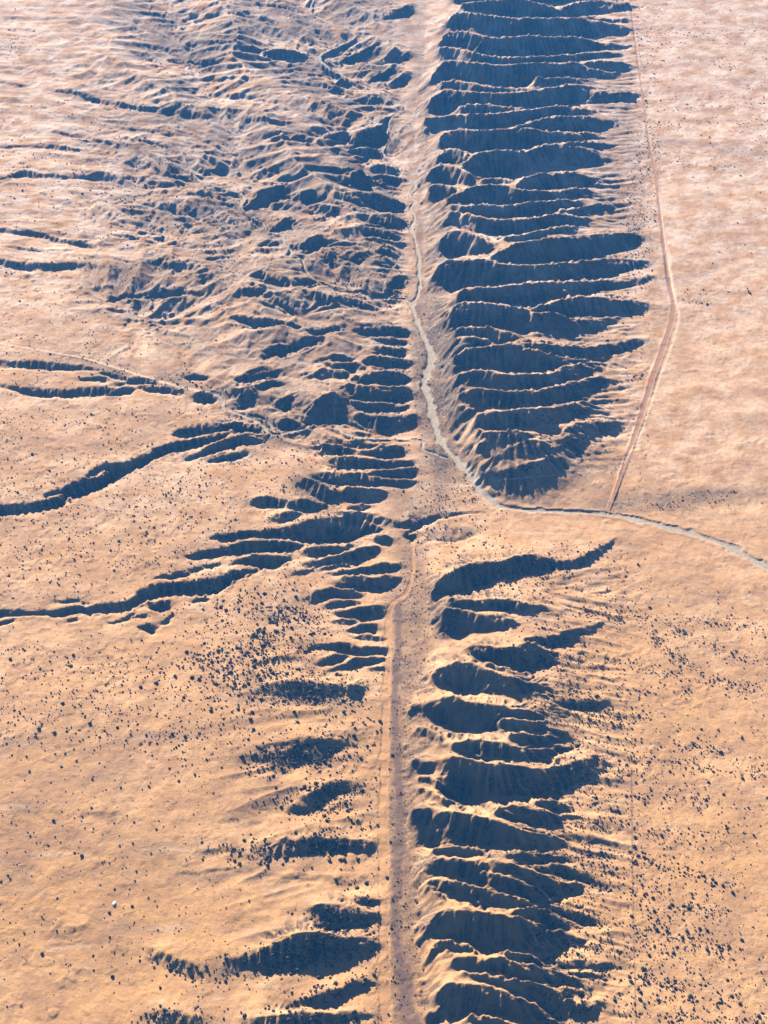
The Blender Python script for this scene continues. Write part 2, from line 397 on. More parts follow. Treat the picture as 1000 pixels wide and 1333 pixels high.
def lay(patches, alpha, slope, env=None, rim=False, drop_gain=1.0, foot_line=True, lower=0.0, fade=''):
    for opt, cols in patches:
        c = smooth_cols(cols)
        px, y1, y2 = c[:, 0], c[:, 1], np.maximum(c[:, 2], c[:, 1] + .6) + lower * np.clip((c[:, 2] - c[:, 1]) / 10, 0, 1)
        tt = np.linspace(0, 1, len(px))
        if fade == 'd':      # long spurs of the ridges die out towards the plain on the right
            k_ = 1 - .5 * sstep(.5, 1.0, tt) * sstep(690, 760, px) if px[-1] > 700 else 1 + 0 * tt
        elif fade == 'l':
            k_ = 1 - .35 * (1 - sstep(0, .4, tt))
        elif fade == 'b':
            k_ = 1 - .35 * (1 - sstep(0, .35, tt)) - .35 * sstep(.65, 1, tt)
        else:
            k_ = 1 + 0 * tt
        th = tan(radians(opt.get('s', slope))) * k_
        a = opt.get('a', alpha)
        drop = np.full(len(px), 8.0)
        zc = np.zeros(len(px))
        for _ in range(6):
            X, Y = unproject(px, y1, zc)
            dx, dy, dz = ray(px, y2)
            t = (th * Y - (zc - CAM_H)) / (th * dy - dz)
            drop = np.maximum(zc - (CAM_H + t * dz), .05) * drop_gain
            rel = a * drop
            if env is not None:
                rel = np.maximum(env(px, y1), rel)
            zc = base_level(X, Y) + rel
        zf = zc - drop
        X, Y = unproject(px, y1, zc)
        densify(X, Y, zc - base_level(X, Y))
        if foot_line:
            X2, Y2 = unproject(px, y2, zf)
            densify(X2, Y2, zf - base_level(X2, Y2))
        if rim:
            X3, Y3 = unproject(px, y2 + 1.5, base_level(X2, Y2))
            densify(X3, Y3, X3 * 0 - .2)

lay(RIDGE_LOW, 1.0, 34, env_low, lower=2.5, fade='d')
lay(RIDGE_HIGH, 1.0, 39, env_high, lower=3.5, fade='d')
lay(SCARP, .62, 34, lower=3.0, fade='l')
lay(BADLAND, .7, 27, lower=1.5, fade='b')
lay(CANYON, 0.0, 36, rim=True, lower=2.5)
lay(WASHY, .3, 24, fade='b')
lay(KNOLL, 1.0, 28, fade='l')
lay(VALLEY_CUT, 0.0, 30, rim=True)
for z, pts in FOOT_LINES:
    c = smooth_cols([(p[0], p[1], 0) for p in pts])
    bz = np.zeros(len(c))
    for _ in range(4):
        X, Y = unproject(c[:, 0], c[:, 1], bz + z)
        bz = base_level(X, Y)
    densify(X, Y, np.full(len(c), z))
for w in [MAIN_WASH] + SIDE_WASHES[:1] + SIDE_WASHES[2:3]:
    c = smooth_cols(w)
    X, Y = unproject(c[:, 0], c[:, 1], 0.0)
    X, Y = unproject(c[:, 0], c[:, 1], base_level(X, Y))
    densify(X, Y, np.full(len(c), -.5))
CX = np.concatenate(cx_); CY = np.concatenate(cy_); CZ = np.concatenate(cz_)

def relax():
    levels = [32, 16, 8, 4, 2, 1]
    d = None
    for L in levels:
        h = CELL * L
        nx, ny = int((GX1 - GX0) / h) + 2, int((GY1 - GY0) / h) + 2
        ix = np.rint((CX - GX0) / h).astype(int); iy = np.rint((CY - GY0) / h).astype(int)
        ok = (ix >= 0) & (ix < nx) & (iy >= 0) & (iy < ny)
        idx = iy[ok] * nx + ix[ok]
        s = np.bincount(idx, CZ[ok], nx * ny); n = np.bincount(idx, minlength=nx * ny)
        fixed = (n > 0).reshape(ny, nx)
        val = (s / np.maximum(n, 1)).reshape(ny, nx)
        if d is None:
            d = np.zeros((ny, nx))
        else:
            yy = np.minimum(np.arange(ny) / 2.0, d.shape[0] - 1.001); xx = np.minimum(np.arange(nx) / 2.0, d.shape[1] - 1.001)
            y0 = yy.astype(int); x0 = xx.astype(int); fy = (yy - y0)[:, None]; fx = (xx - x0)[None]
            d = (d[y0][:, x0] * (1 - fy) * (1 - fx) + d[y0 + 1][:, x0] * fy * (1 - fx) + d[y0][:, x0 + 1] * (1 - fy) * fx + d[y0 + 1][:, x0 + 1] * fy * fx)
        k = (h / 30.0) ** 2
        keep = 1 / (4 + k)
        m = fixed
        d[m] = val[m]
        for _ in range(140 if L > 2 else (60 if L == 2 else 34)):
            p = np.pad(d, 1, mode='edge')
            d = (p[:-2, 1:-1] + p[2:, 1:-1] + p[1:-1, :-2] + p[1:-1, 2:]) * keep
            d[m] = val[m]
    return d
REL = relax()
for _ in range(1):
    p = np.pad(REL, 1, mode='edge')
    REL = .8 * REL + .05 * (p[:-2, 1:-1] + p[2:, 1:-1] + p[1:-1, :-2] + p[1:-1, 2:])
GRX = np.gradient(REL, CELL, axis=1); GRY = np.gradient(REL, CELL, axis=0)
def blur(a, n):
    for _ in range(n):
        p = np.pad(a, 1, mode='edge')
        a = .2 * (a + p[:-2, 1:-1] + p[2:, 1:-1] + p[1:-1, :-2] + p[1:-1, 2:])
    return a
BGX, BGY = blur(GRX, 8), blur(GRY, 8)

def bil(g, x, y):
    fx = np.clip((x - GX0) / CELL, 0, g.shape[1] - 1.001); fy = np.clip((y - GY0) / CELL, 0, g.shape[0] - 1.001)
    x0 = fx.astype(np.int32); y0 = fy.astype(np.int32); fx = fx - x0; fy = fy - y0
    return (g[y0, x0] * (1 - fx) + g[y0, x0 + 1] * fx) * (1 - fy) + (g[y0 + 1, x0] * (1 - fx) + g[y0 + 1, x0 + 1] * fx) * fy

def h2(ix, iy, seed):
    n = (ix.astype(np.int64) * 374761393 + iy.astype(np.int64) * 668265263 + seed * 1442695041) & 0x7fffffff
    n = ((n ^ (n >> 13)) * 1274126177) & 0x7fffffff
    n = ((n ^ (n >> 16)) * 668265263) & 0x7fffffff
    return ((n ^ (n >> 15)) & 0xffff).astype(np.float32) / 65535.0

def vnoise(x, y, seed):
    ix = np.floor(x).astype(np.int32); iy = np.floor(y).astype(np.int32)
    fx = (x - ix).astype(np.float32); fy = (y - iy).astype(np.float32)
    fx = fx * fx * (3 - 2 * fx); fy = fy * fy * (3 - 2 * fy)
    a = h2(ix, iy, seed); b = h2(ix + 1, iy, seed); c = h2(ix, iy + 1, seed); d = h2(ix + 1, iy + 1, seed)
    return (a + (b - a) * fx) * (1 - fy) + (c + (d - c) * fx) * fy - .5

def fbm(x, y, scale, octs, seed, gain=.5):
    r = 0; a = 1.0
    for o in range(octs):
        r = r + a * vnoise(x / scale + 13.7 * o, y / scale + 7.1 * o, seed + o)
        a *= gain; scale *= .47
        x, y = x * .8 - y * .6, x * .6 + y * .8
    return r

def rills(x, y, sx, sy, cell, seed):
    """grooves that run down the slope (sx, sy = unit vector across the slope)"""
    ux, uy = x / cell, y / cell
    ix = np.floor(ux).astype(np.int32); iy = np.floor(uy).astype(np.int32)
    acc = np.zeros(x.shape, np.float32); ws = np.zeros(x.shape, np.float32) + 1e-4
    for i in (-1, 0, 1):
        for j in (-1, 0, 1):
            px = ix + i + .15 + .7 * h2(ix + i, iy + j, seed); py = iy + j + .15 + .7 * h2(ix + i, iy + j, seed + 5)
            vx, vy = ux - px, uy - py
            w = np.exp(-2.2 * (vx * vx + vy * vy)).astype(np.float32)
            acc += np.cos((vx * sx + vy * sy) * (2 * pi * 1.15)).astype(np.float32) * w
            ws += w
    return acc / ws

# ------------------------------------------------------------------ badlands: broad swells, then branching rills cut down their slopes
gxx, gyy = np.meshgrid(GX0 + CELL * np.arange(REL.shape[1]), GY0 + CELL * np.arange(REL.shape[0]))
BAD = (.2 - np.abs(fbm(gxx + .3 * gyy, gyy / 1.15, 210, 3, 211, .45))) * 60 - .035 * gxx + .02 * gyy
for cell_, amp_ in ((84, 8.0), (40, 2.8), (19, .8)):
    g_y, g_x = np.gradient(blur(BAD + .8 * REL, 6 if cell_ > 20 else 2), CELL)
    m_ = np.hypot(g_x, g_y) + 1e-5
    r_ = rills(gxx + 9 * vnoise(gxx / 30, gyy / 30, 7), gyy + 9 * vnoise(gxx / 30, gyy / 30, 8), -g_y / m_, g_x / m_, float(cell_), 400 + cell_)
    BAD = BAD + amp_ * np.minimum(1, m_ / .22) * (.4 - np.abs(r_)) * 1.7
BAD = BAD + .035 * gxx - .02 * gyy
BAD = BAD - blur(BAD[::1], 0) .mean()

# ------------------------------------------------------------------ land mesh: rows get coarser with distance, columns fan out with the land
rows = [560.0]
while rows[-1] < 3150:
    rows.append(rows[-1] + max(1.0, rows[-1] * .00118))
near = [-9000., -4000., -1500., -600., -200., 0., 120., 220., 300., 370., 430., 480., 515., 540., 552.]
far_ = []
st = 5.0
v = rows[-1]
while v < 26000:
    v += st; st *= 1.16
    far_.append(v)
ROWS = np.array(near + rows + far_)
NU = 1000
u_in = np.linspace(-1, 1, NU)
tail = []
st = u_in[1] - u_in[0]; v = 1.0
while v < 70:
    st *= 1.2; v += st; tail.append(v)
U = np.concatenate([-np.array(tail[::-1]), u_in, tail])
def halfw(y):
    return np.interp(y, [560, 3150], [310, 850])
WR = halfw(ROWS)
VX = (U[None, :] * WR[:, None]).astype(np.float64)
VY = np.broadcast_to(ROWS[:, None], VX.shape).copy()
NR, NC = VX.shape
X = VX.ravel(); Y = VY.ravel()
inside = sstep(GX0, GX0 + 60, X) * (1 - sstep(GX1 - 60, GX1, X)) * sstep(GY0, GY0 + 30, Y) * (1 - sstep(GY1 - 120, GY1, Y))
base = base_level(X, Y)
core = (X > GX0) & (X < GX1) & (Y > GY0) & (Y < GY1)
Z = base.copy()
rel = np.zeros_like(X)
wx = fbm(X[core], Y[core], 26, 2, 3) * 7; wy = fbm(X[core], Y[core], 26, 2, 17) * 6
dist_k = 1.0
w2x = fbm(X[core], Y[core], 8, 2, 23) * 3.8; w2y = fbm(X[core], Y[core], 8, 2, 29) * 3.2
rel[core] = bil(REL, X[core] + wx * .8 + w2x, Y[core] + wy * .45 + w2y)
rel *= inside
gx = bil(BGX, X[core], Y[core]); gy = bil(BGY, X[core], Y[core])
gm = np.sqrt(gx * gx + gy * gy) + 1e-6
PXV0, PYV0 = project(X, Y, base + rel)
sx, sy = -gy / gm, gx / gm
steep = sstep(.10, .5, gm) * (1 - .8 * sstep(.0, .35, gx) * sstep(500, 540, PXV0[core])) * (1 - .6 * sstep(560, 590, PYV0[core]) * sstep(590, 610, PXV0[core]) * (1 - sstep(640, 660, PYV0[core])))
ri = rills(X[core], Y[core], sx, sy, 19.0, 31)
ri2 = rills(X[core] + 2 * ri, Y[core], sx, sy, 8.5, 47)
det = np.zeros_like(X)
ri3 = rills(X[core], Y[core], sx, sy, 38.0, 61)
bigr = sstep(535, 600, PXV0[core]) * sstep(.25, .5, gm)
det[core] = bigr * (.35 - np.abs(ri3)) * np.where(Y[core] > 1500, 5.5, 3.2) + steep * ((.30 - np.abs(ri)) * 3.0 + (.4 - np.abs(ri2)) * 1.5)
# rolling of the plains and small hummocks
hil = fbm(X, Y, 120, 3, 71) * 3.0 + fbm(X, Y, 26, 3, 81) * 1.1 + fbm(X, Y, 6.5, 3, 91) * .32
PXV, PYV = project(X, Y, base + rel)
def blob_px(cx, cy, rx, ry):
    return 1 - sstep(.5, 1.3, np.hypot((PXV - cx) / rx, (PYV - cy) / ry))
bad = sstep(60, 240, PXV) * (1 - sstep(505, 545, PXV)) * (1 - sstep(400, 520, PYV)) * (Y > 1200)
bad = np.maximum(bad, sstep(240, 300, PXV) * (1 - sstep(500, 545, PXV)) * sstep(420, 450, PYV) * (1 - sstep(560, 600, PYV)) * .8)
# worn spurs and hollows of the low badlands: long across the slope, deeper near the valley
bd = np.zeros_like(X); bd[core] = bil(BAD, X[core], Y[core])
hil = hil + .5 * bad * bd * (1 - .55 * sstep(.15, .5, np.abs(rel) / 14))
hil = hil + .13 * (1 - bad) * bd * (1 - sstep(360, 430, PYV)) * (1 - sstep(300, 500, PXV)) * (Y > 1200) * inside
wl_ = (1 - sstep(60, 300, PXV)) * (1 - sstep(330, 400, PYV)) * (Y > 1200)
hil = hil + wl_ * (.14 - np.abs(fbm(X / 3.4, Y + .12 * X, 42, 4, 121, .5))) * 5
# small ribs fanning out from the feet of both ridges onto the plain
fan = sstep(680, 720, PXV) * (1 - sstep(790, 850, PXV)) * sstep(690, 760, PYV) + sstep(640, 700, PXV) * (1 - sstep(800, 850, PXV)) * (1 - sstep(560, 620, PYV)) * 1.5
fan = np.clip(fan, 0, 1.5) * (Y < 3150) * (Y > 560)
hil = hil + fan * (.16 - np.abs(fbm(X / 4.2, Y + .25 * X * np.sign(1150 - Y), 15, 3, 141))) * 4.6
kn = blob_px(390, 1120, 120, 280)
hil = hil + kn * (.2 - np.abs(fbm(X / 2.6, Y - .25 * X, 34, 3, 145))) * 6
far_hills = sstep(900, 3000, np.hypot(X * 1.0, Y - 1600) - 1400)
hil = hil + far_hills * (fbm(X, Y, 900, 4, 131) * 60)

def world_line(pts, zoff=0.0):
    c = smooth_cols(pts)
    z = np.zeros(len(c))
    for _ in range(5):
        lx, ly = unproject(c[:, 0], c[:, 1], z)
        z = base_level(lx, ly) + bil(REL, lx, ly)
    dist = np.sqrt(lx ** 2 + ly ** 2 + CAM_H ** 2)
    return lx, ly, c[:, 2] * dist / FPX

def stroke(lines, soft=1.0, reach=3.0, waver=.35, seed=5):
    """distance to the line in units of its half width (clipped to reach)"""
    out = np.full(X.shape, reach, np.float32)
    V = out.reshape(NR, NC)
    for pts in lines:
        lx, ly, hw = world_line(pts)
        for i in range(len(lx) - 1):
            R = reach * max(hw[i], hw[i + 1]) + 1
            r0, r1 = np.searchsorted(ROWS, [min(ly[i], ly[i + 1]) - R, max(ly[i], ly[i + 1]) + R])
            if r1 <= r0:
                continue
            wmax = halfw(ROWS[r1 - 1]) if (min(lx[i], lx[i + 1]) - R) < 0 else halfw(ROWS[r0])
            ca = (min(lx[i], lx[i + 1]) - R); cb = (max(lx[i], lx[i + 1]) + R)
            ua = min(ca / halfw(ROWS[r0]), ca / halfw(ROWS[r1 - 1])); ub = max(cb / halfw(ROWS[r0]), cb / halfw(ROWS[r1 - 1]))
            c0, c1 = np.searchsorted(U, [ua, ub])
            if c1 <= c0:
                continue
            sxx = VX[r0:r1, c0:c1]; syy = VY[r0:r1, c0:c1]
            ex, ey = lx[i + 1] - lx[i], ly[i + 1] - ly[i]
            L2 = ex * ex + ey * ey + 1e-9
            t = np.clip(((sxx - lx[i]) * ex + (syy - ly[i]) * ey) / L2, 0, 1)
            dd = np.hypot(sxx - lx[i] - t * ex, syy - ly[i] - t * ey) / (hw[i] + (hw[i + 1] - hw[i]) * t)
            V[r0:r1, c0:c1] = np.minimum(V[r0:r1, c0:c1], dd)
    n = fbm(X, Y, 9.0, 2, seed) * waver * 2
    return out * (1 + np.clip(n, -.4, .6))

d_wash = stroke([MAIN_WASH] + SIDE_WASHES, waver=.6) * 1.1
d_road = stroke([FENCE_ROAD], waver=.15)
d_edge = stroke([EDGE_TRACK] + FAINT_TRACKS[:1], waver=.1)
d_faint = stroke(FAINT_TRACKS[1:], waver=.2)
d_silver = stroke([SILVER_ROAD], waver=.1)
d_track = stroke([VALLEY_TRACK], waver=.35)
d_brush = stroke([VALLEY_BRUSH], waver=.6)
cut = (1 - sstep(.85, 1.35, d_wash))
flat = np.maximum.reduce([1 - sstep(1, 2.4, d_wash), (1 - sstep(1, 2, d_road)) * .9, (1 - sstep(1, 2.5, d_silver)) * .7])
rel = rel * (1 - .0 * flat)
Z = base + rel + det * inside + hil * (1 - .75 * flat) - cut * .8 + .9 * (1 - sstep(.5, 1.4, np.abs(d_wash - 1.7) / .7)) * .35
Z = Z - (1 - sstep(.8, 1.2, d_track)) * .5 - (1 - sstep(.7, 1.3, d_road)) * .4

def sample_grid(arr, x, y):
    fr = np.interp(y, ROWS, np.arange(NR)); fr = np.clip(fr, 0, NR - 1.001)
    r0 = fr.astype(int); fr = fr - r0
    u = x / halfw(y)
    fc = np.clip(np.interp(u, U, np.arange(NC)), 0, NC - 1.001)
    c0 = fc.astype(int); fc = fc - c0
    A = arr.reshape(NR, NC)
    return (A[r0, c0] * (1 - fc) + A[r0, c0 + 1] * fc) * (1 - fr) + (A[r0 + 1, c0] * (1 - fc) + A[r0 + 1, c0 + 1] * fc) * fr

# ------------------------------------------------------------------ materials
def mat(name):
    m = bpy.data.materials.new(name); m.use_nodes = True
    nt = m.node_tree; b = nt.nodes['Principled BSDF']
    b.inputs['Roughness'].default_value = .95
    b.inputs['Specular IOR Level'].default_value = .1
    return m, nt, b

def N(nt, kind, **kw):
    n = nt.nodes.new(kind)
    for k, v in kw.items():
        setattr(n, k, v)
    return n

def noise(nt, co, scale, detail=4, rough=.6):
    n = N(nt, 'ShaderNodeTexNoise')
    n.inputs['Scale'].default_value = scale; n.inputs['Detail'].default_value = detail; n.inputs['Roughness'].default_value = rough
    nt.links.new(co, n.inputs['Vector'])
    return n.outputs['Fac']

def ramp(nt, fac, a, b):
    r = N(nt, 'ShaderNodeMapRange'); r.inputs[1].default_value = a; r.inputs[2].default_value = b; r.interpolation_type = 'SMOOTHSTEP'
    nt.links.new(fac, r.inputs[0]); return r.outputs[0]

def mix(nt, fac, a, b):
    m = N(nt, 'ShaderNodeMix', data_type='RGBA')
    for s, v in ((0, fac), (6, a), (7, b)):
        if isinstance(v, (tuple, float, int)):
            m.inputs[s].default_value = v if s == 0 else (*v, 1)
        else:
            nt.links.new(v, m.inputs[s])
    return m.outputs[2]

def mul(nt, a, b):
    m = N(nt, 'ShaderNodeMath', operation='MULTIPLY')
    for s, v in ((0, a), (1, b)):
        if isinstance(v, float):
            m.inputs[s].default_value = v
        else:
            nt.links.new(v, m.inputs[s])
    return m.outputs[0]

def land_material(name):
    m, nt, b = mat(name)
    geo = N(nt, 'ShaderNodeNewGeometry'); co = geo.outputs['Position']
    sxyz = N(nt, 'ShaderNodeSeparateXYZ'); nt.links.new(co, sxyz.inputs[0])
    belt = N(nt, 'ShaderNodeMath', operation='MULTIPLY_ADD'); nt.links.new(noise(nt, co, .003, 3), belt.inputs[0]); belt.inputs[1].default_value = 900.0; nt.links.new(sxyz.outputs[1], belt.inputs[2])
    pale = ramp(nt, belt.outputs[0], 1150.0, 2700.0)
    big = noise(nt, co, .006, 4); mid = noise(nt, co, .035, 5, .65); sm = noise(nt, co, .22, 4, .7); tiny = noise(nt, co, .75, 2, .7)
    c = mix(nt, ramp(nt, big, .38, .62), (.50, .28, .108), (.57, .34, .16))
    c = mix(nt, pale, c, (.61, .48, .39))      # distance haze painted into the soil colour, whiter farther up the valley
    c = mix(nt, ramp(nt, mid, .36, .66), c, (.41, .23, .105))
    c = mix(nt, mul(nt, ramp(nt, noise(nt, co, .014, 6, .7), .46, .70), .65), c, (.32, .185, .088))
    mp = N(nt, 'ShaderNodeMapping'); mp.inputs['Scale'].default_value = (.22, 1.0, 1.0); mp.inputs['Rotation'].default_value = (0, 0, .12); nt.links.new(co, mp.inputs['Vector'])
    c = mix(nt, mul(nt, ramp(nt, noise(nt, mp.outputs[0], .045, 5, .65), .52, .68), .5), c, (.30, .19, .12))
    c = mix(nt, mul(nt, ramp(nt, noise(nt, mp.outputs[0], .09, 4, .6), .58, .72), .45), c, (.62, .44, .28))
    c = mix(nt, mul(nt, ramp(nt, sm, .45, .72), .55), c, (.27, .175, .115))
    c = mix(nt, mul(nt, ramp(nt, tiny, .52, .7), .45), c, (.20, .14, .10))
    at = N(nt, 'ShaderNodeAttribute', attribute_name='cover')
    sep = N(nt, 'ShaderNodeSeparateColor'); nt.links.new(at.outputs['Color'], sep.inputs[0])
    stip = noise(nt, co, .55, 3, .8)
    c = mix(nt, mul(nt, sep.outputs[2], ramp(nt, stip, .30, .54)), c, (.085, .068, .055))      # low scrub, plus painted shade on steep slopes and in grooves
    at2 = N(nt, 'ShaderNodeAttribute', attribute_name='tracks')
    sep2 = N(nt, 'ShaderNodeSeparateColor'); nt.links.new(at2.outputs['Color'], sep2.inputs[0])
    c = mix(nt, mul(nt, sep.outputs[1], .9), c, mix(nt, sm, (.30, .15, .09), (.36, .20, .12)))   # graded red earth
    c = mix(nt, mul(nt, sep2.outputs[0], .9), c, (.60, .44, .30))                               # sandy ruts
    c = mix(nt, mul(nt, sep2.outputs[1], .85), c, (.15, .095, .07))                             # brushy red strip
    c = mix(nt, mul(nt, sep2.outputs[2], .6), c, (.47, .255, .11))                               # sand of the fault track
    c = mix(nt, sep.outputs[0], c, mix(nt, ramp(nt, sm, .3, .7), (.40, .35, .28), (.31, .255, .195)))   # washes
    nt.links.new(c, b.inputs['Base Color'])
    bump = N(nt, 'ShaderNodeBump'); bump.inputs['Strength'].default_value = .4; bump.inputs['Distance'].default_value = 1.0
    add = N(nt, 'ShaderNodeMath', operation='ADD'); nt.links.new(mul(nt, sm, 1.6), add.inputs[0]); nt.links.new(mul(nt, tiny, .5), add.inputs[1])
    nt.links.new(add.outputs[0], bump.inputs['Height']); nt.links.new(bump.outputs[0], b.inputs['Normal'])
    return m
LAND = land_material('dry_grassland')

# ------------------------------------------------------------------ cover masks (changes of surface, and shade painted on steep slopes)
def blob(cx, cy, rx, ry, rot=0.0, soft=1.6):
    a = radians(rot); dx = PXV - cx; dy = PYV - cy
    u = (dx * cos(a) + dy * sin(a)) / rx; v = (-dx * sin(a) + dy * cos(a)) / ry
    return 1 - sstep(.5, soft, np.sqrt(u * u + v * v))
brush_shade = np.zeros_like(X)
for k, c in [(.4, (545, 200, 16, 220, 0)), (.55, (524, 1080, 20, 330, 0)), (.45, (528, 780, 26, 90, 0)), (.9, (572, 500, 30, 130, 0)), (.6, (565, 300, 22, 120, 0)), (.75, (572, 520, 26, 100, 0)), (.6, (560, 430, 14, 60, 0)), (.55, (600, 600, 30, 30, 40)), (.75, (545, 470, 10, 90, 0)), (.6, (548, 330, 8, 80, 0)),
             (.75, (580, 795, 22, 35, 0)), (.35, (545, 850, 18, 40, 0)), (.55, (598, 1020, 18, 30, 0)), (.5, (560, 940, 20, 30, 0)), (.6, (490, 540, 60, 20, 0)),
             (.55, (400, 530, 90, 30, 0)), (.55, (440, 345, 90, 40, 0)), (.5, (470, 265, 70, 25, 0)), (.5, (400, 400, 110, 30, 10)), (.4, (330, 330, 120, 70, 0)),
             (.45, (360, 250, 90, 40, -20)), (.35, (430, 140, 100, 60, 0)), (.3, (250, 300, 120, 90, 0)), (.35, (200, 490, 130, 18, 12)), (.35, (490, 470, 60, 60, 0)),
             (.35, (250, 180, 160, 60, 10)), (.3, (480, 60, 60, 70, 0)), (.6, (410, 640, 30, 25, 30)), (.5, (400, 905, 65, 16, 5)), (.6, (390, 985, 60, 16, -5)),
             (.5, (700, 650, 40, 5, 0)), (.6, (880, 650, 110, 12, -4)), (.45, (520, 630, 40, 60, 0)), (.5, (722, 425, 60, 20, 5)), (.5, (760, 330, 80, 20, 0)),
             (.4, (800, 250, 40, 160, 0)), (.5, (390, 1245, 90, 22, -12)), (.4, (440, 1190, 40, 20, 0)), (.4, (400, 1105, 60, 14, -10)), (.35, (640, 745, 60, 12, 0)), (.35, (910, 190, 90, 6, 8))]:
    brush_shade = np.maximum(brush_shade, k * blob(*c))
brush_shade = brush_shade * (.55 + .9 * (fbm(X, Y, 30, 3, 151) + .5))
brush_shade = np.maximum(brush_shade, .75 * bad * sstep(-.25, .3, fbm(X, Y, 60, 3, 161)))
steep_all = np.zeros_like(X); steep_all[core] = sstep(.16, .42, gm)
groove = np.zeros_like(X); groove[core] = sstep(.1, .8, np.abs(ri)) * .6 + sstep(.1, .8, np.abs(ri2)) * .4  # rib shading put into the colour: dark grooves, paler crests
brush_shade = np.maximum(brush_shade, inside * steep_all * (.05 + .95 * groove + .9 * fbm(X, Y, 16, 3, 171)))  # scrub cover also deepens the shade of steep slopes by colour
brush_shade = np.clip(brush_shade, 0, 1)
cover = np.zeros((X.size, 4), np.float32); cover[:, 3] = 1
cover[:, 0] = 1 - sstep(.72, 1.25, d_wash + .5 * vnoise(X / 3.0, Y / 5.0, 77))
cover[:, 1] = 1 - sstep(.8, 1.2, d_road)
cover[:, 2] = brush_shade
tracks = np.zeros((X.size, 4), np.float32); tracks[:, 3] = 1
tracks[:, 0] = np.maximum(1 - sstep(.6, 1.3, d_edge), 1 - sstep(.7, 1.2, d_silver))
tracks[:, 1] = np.maximum((1 - sstep(.6, 1.5, d_brush)), .7 * (1 - sstep(.6, 1.2, d_faint)))
tracks[:, 2] = (1 - sstep(.5, 1.4, d_track))

# ------------------------------------------------------------------ split the land into its own named surfaces
def in_poly(poly):
    ins = np.zeros(X.shape, bool)
    n = len(poly)
    for i in range(n):
        x1, y1 = poly[i]; x2, y2 = poly[(i + 1) % n]
        if y1 == y2:
            continue
        c = ((y1 > PYV) != (y2 > PYV)) & (PXV < (x2 - x1) * (PYV - y1) / (y2 - y1) + x1)
        ins ^= c
    return ins & (Y > 500) & (Y < 3150)
tall = inside * np.abs(rel)
zone = np.zeros(X.shape, np.int8)
zone[in_poly([(0, 350), (0, 90), (380, -60), (520, -60), (530, 120), (500, 180), (530, 250), (545, 390), (540, 560), (440, 565), (360, 560), (290, 515), (300, 400)]) & ((tall > 1.2) | (bad > .35))] = 3
zone[in_poly([(340, 570), (440, 560), (545, 575), (540, 690), (505, 780), (503, 925), (380, 925), (330, 760), (300, 660)]) & (tall > 1.0)] = 4
zone[in_poly([(-100, 640), (240, 540), (345, 540), (345, 575), (250, 600), (-100, 700)]) & (tall > .8)] = 5
zone[in_poly([(-100, 770), (150, 770), (240, 690), (345, 680), (500, 665), (520, 695), (400, 740), (260, 830), (-100, 830)]) & (tall > .8)] = 6
zone[in_poly([(555, -70), (830, -70), (850, 220), (840, 420), (790, 560), (720, 625), (615, 630), (582, 560), (560, 430), (550, 300), (540, 160)]) & (tall > 1.0)] = 1
zone[in_poly([(552, 700), (820, 690), (800, 1000), (800, 1420), (545, 1420), (535, 1260), (528, 980), (530, 905), (556, 850)]) & (tall > 1.0)] = 2
zone[in_poly([(150, 860), (478, 860), (492, 1000), (492, 1400), (150, 1400)]) & (tall > 1.6)] = 7
zone[d_track < 1.2] = 9
zone[d_silver < 1.1] = 10
zone[d_road < 1.1] = 8
zone[d_wash < 1.15] = 11
ZN = {0: ('ground', 'wide dry grass plain on both sides of the fault valley'),
      1: ('hills', 'long ribbed ridge with blue shaded ravines at upper right'),
      2: ('hills', 'ribbed ridge with near black ravines at lower right of the valley'),
      3: ('hills', 'maze of low eroded hills and gullies at upper left'),
      4: ('hills', 'short scalloped spurs along the left side of the valley'),
      5: ('canyon', 'narrow dark canyon crossing the left plain, upper of the two'),
      6: ('canyon', 'branching dark canyon crossing the left plain below the other'),
      7: ('hills', 'low shrub dotted knolls at lower left beside the valley'),
      8: ('dirt_road', 'straight reddish dirt road beside the upper right ridge'),
      9: ('valley_track', 'sandy track running down the fault valley'),
      10: ('gravel_road', 'pale gravel road coming in from the left edge'),
      11: ('river_bed', 'pale winding dry wash')}
zf = zone.reshape(NR, NC)[:-1, :-1]
i0 = (np.arange(NR - 1)[:, None] * NC + np.arange(NC - 1)[None, :])
quads = np.stack([i0, i0 + 1, i0 + NC + 1, i0 + NC], -1).reshape(-1, 4)
zfl = zf.ravel()
for zid, (nm, lab) in ZN.items():
    q = quads[zfl == zid]
    if len(q) == 0:
        continue
    used, inv = np.unique(q, return_inverse=True)
    me = bpy.data.meshes.new(nm)
    nq = len(q)
    me.vertices.add(len(used)); me.loops.add(nq * 4); me.polygons.add(nq)
    co = np.stack([X[used], Y[used], Z[used]], -1).astype(np.float32)
    me.vertices.foreach_set('co', co.ravel())
    me.loops.foreach_set('vertex_index', inv.ravel().astype(np.int32))
    me.polygons.foreach_set('loop_start', (np.arange(nq) * 4).astype(np.int32))
    me.update(calc_edges=True)
    me.polygons.foreach_set('use_smooth', np.ones(nq, bool))
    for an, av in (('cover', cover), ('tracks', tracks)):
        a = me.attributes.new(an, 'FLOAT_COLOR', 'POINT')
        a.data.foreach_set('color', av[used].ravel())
    me.materials.append(LAND)
    o = bpy.data.objects.new(nm, me)
    COL.objects.link(o)
    o['kind'] = 'structure'; o['label'] = lab

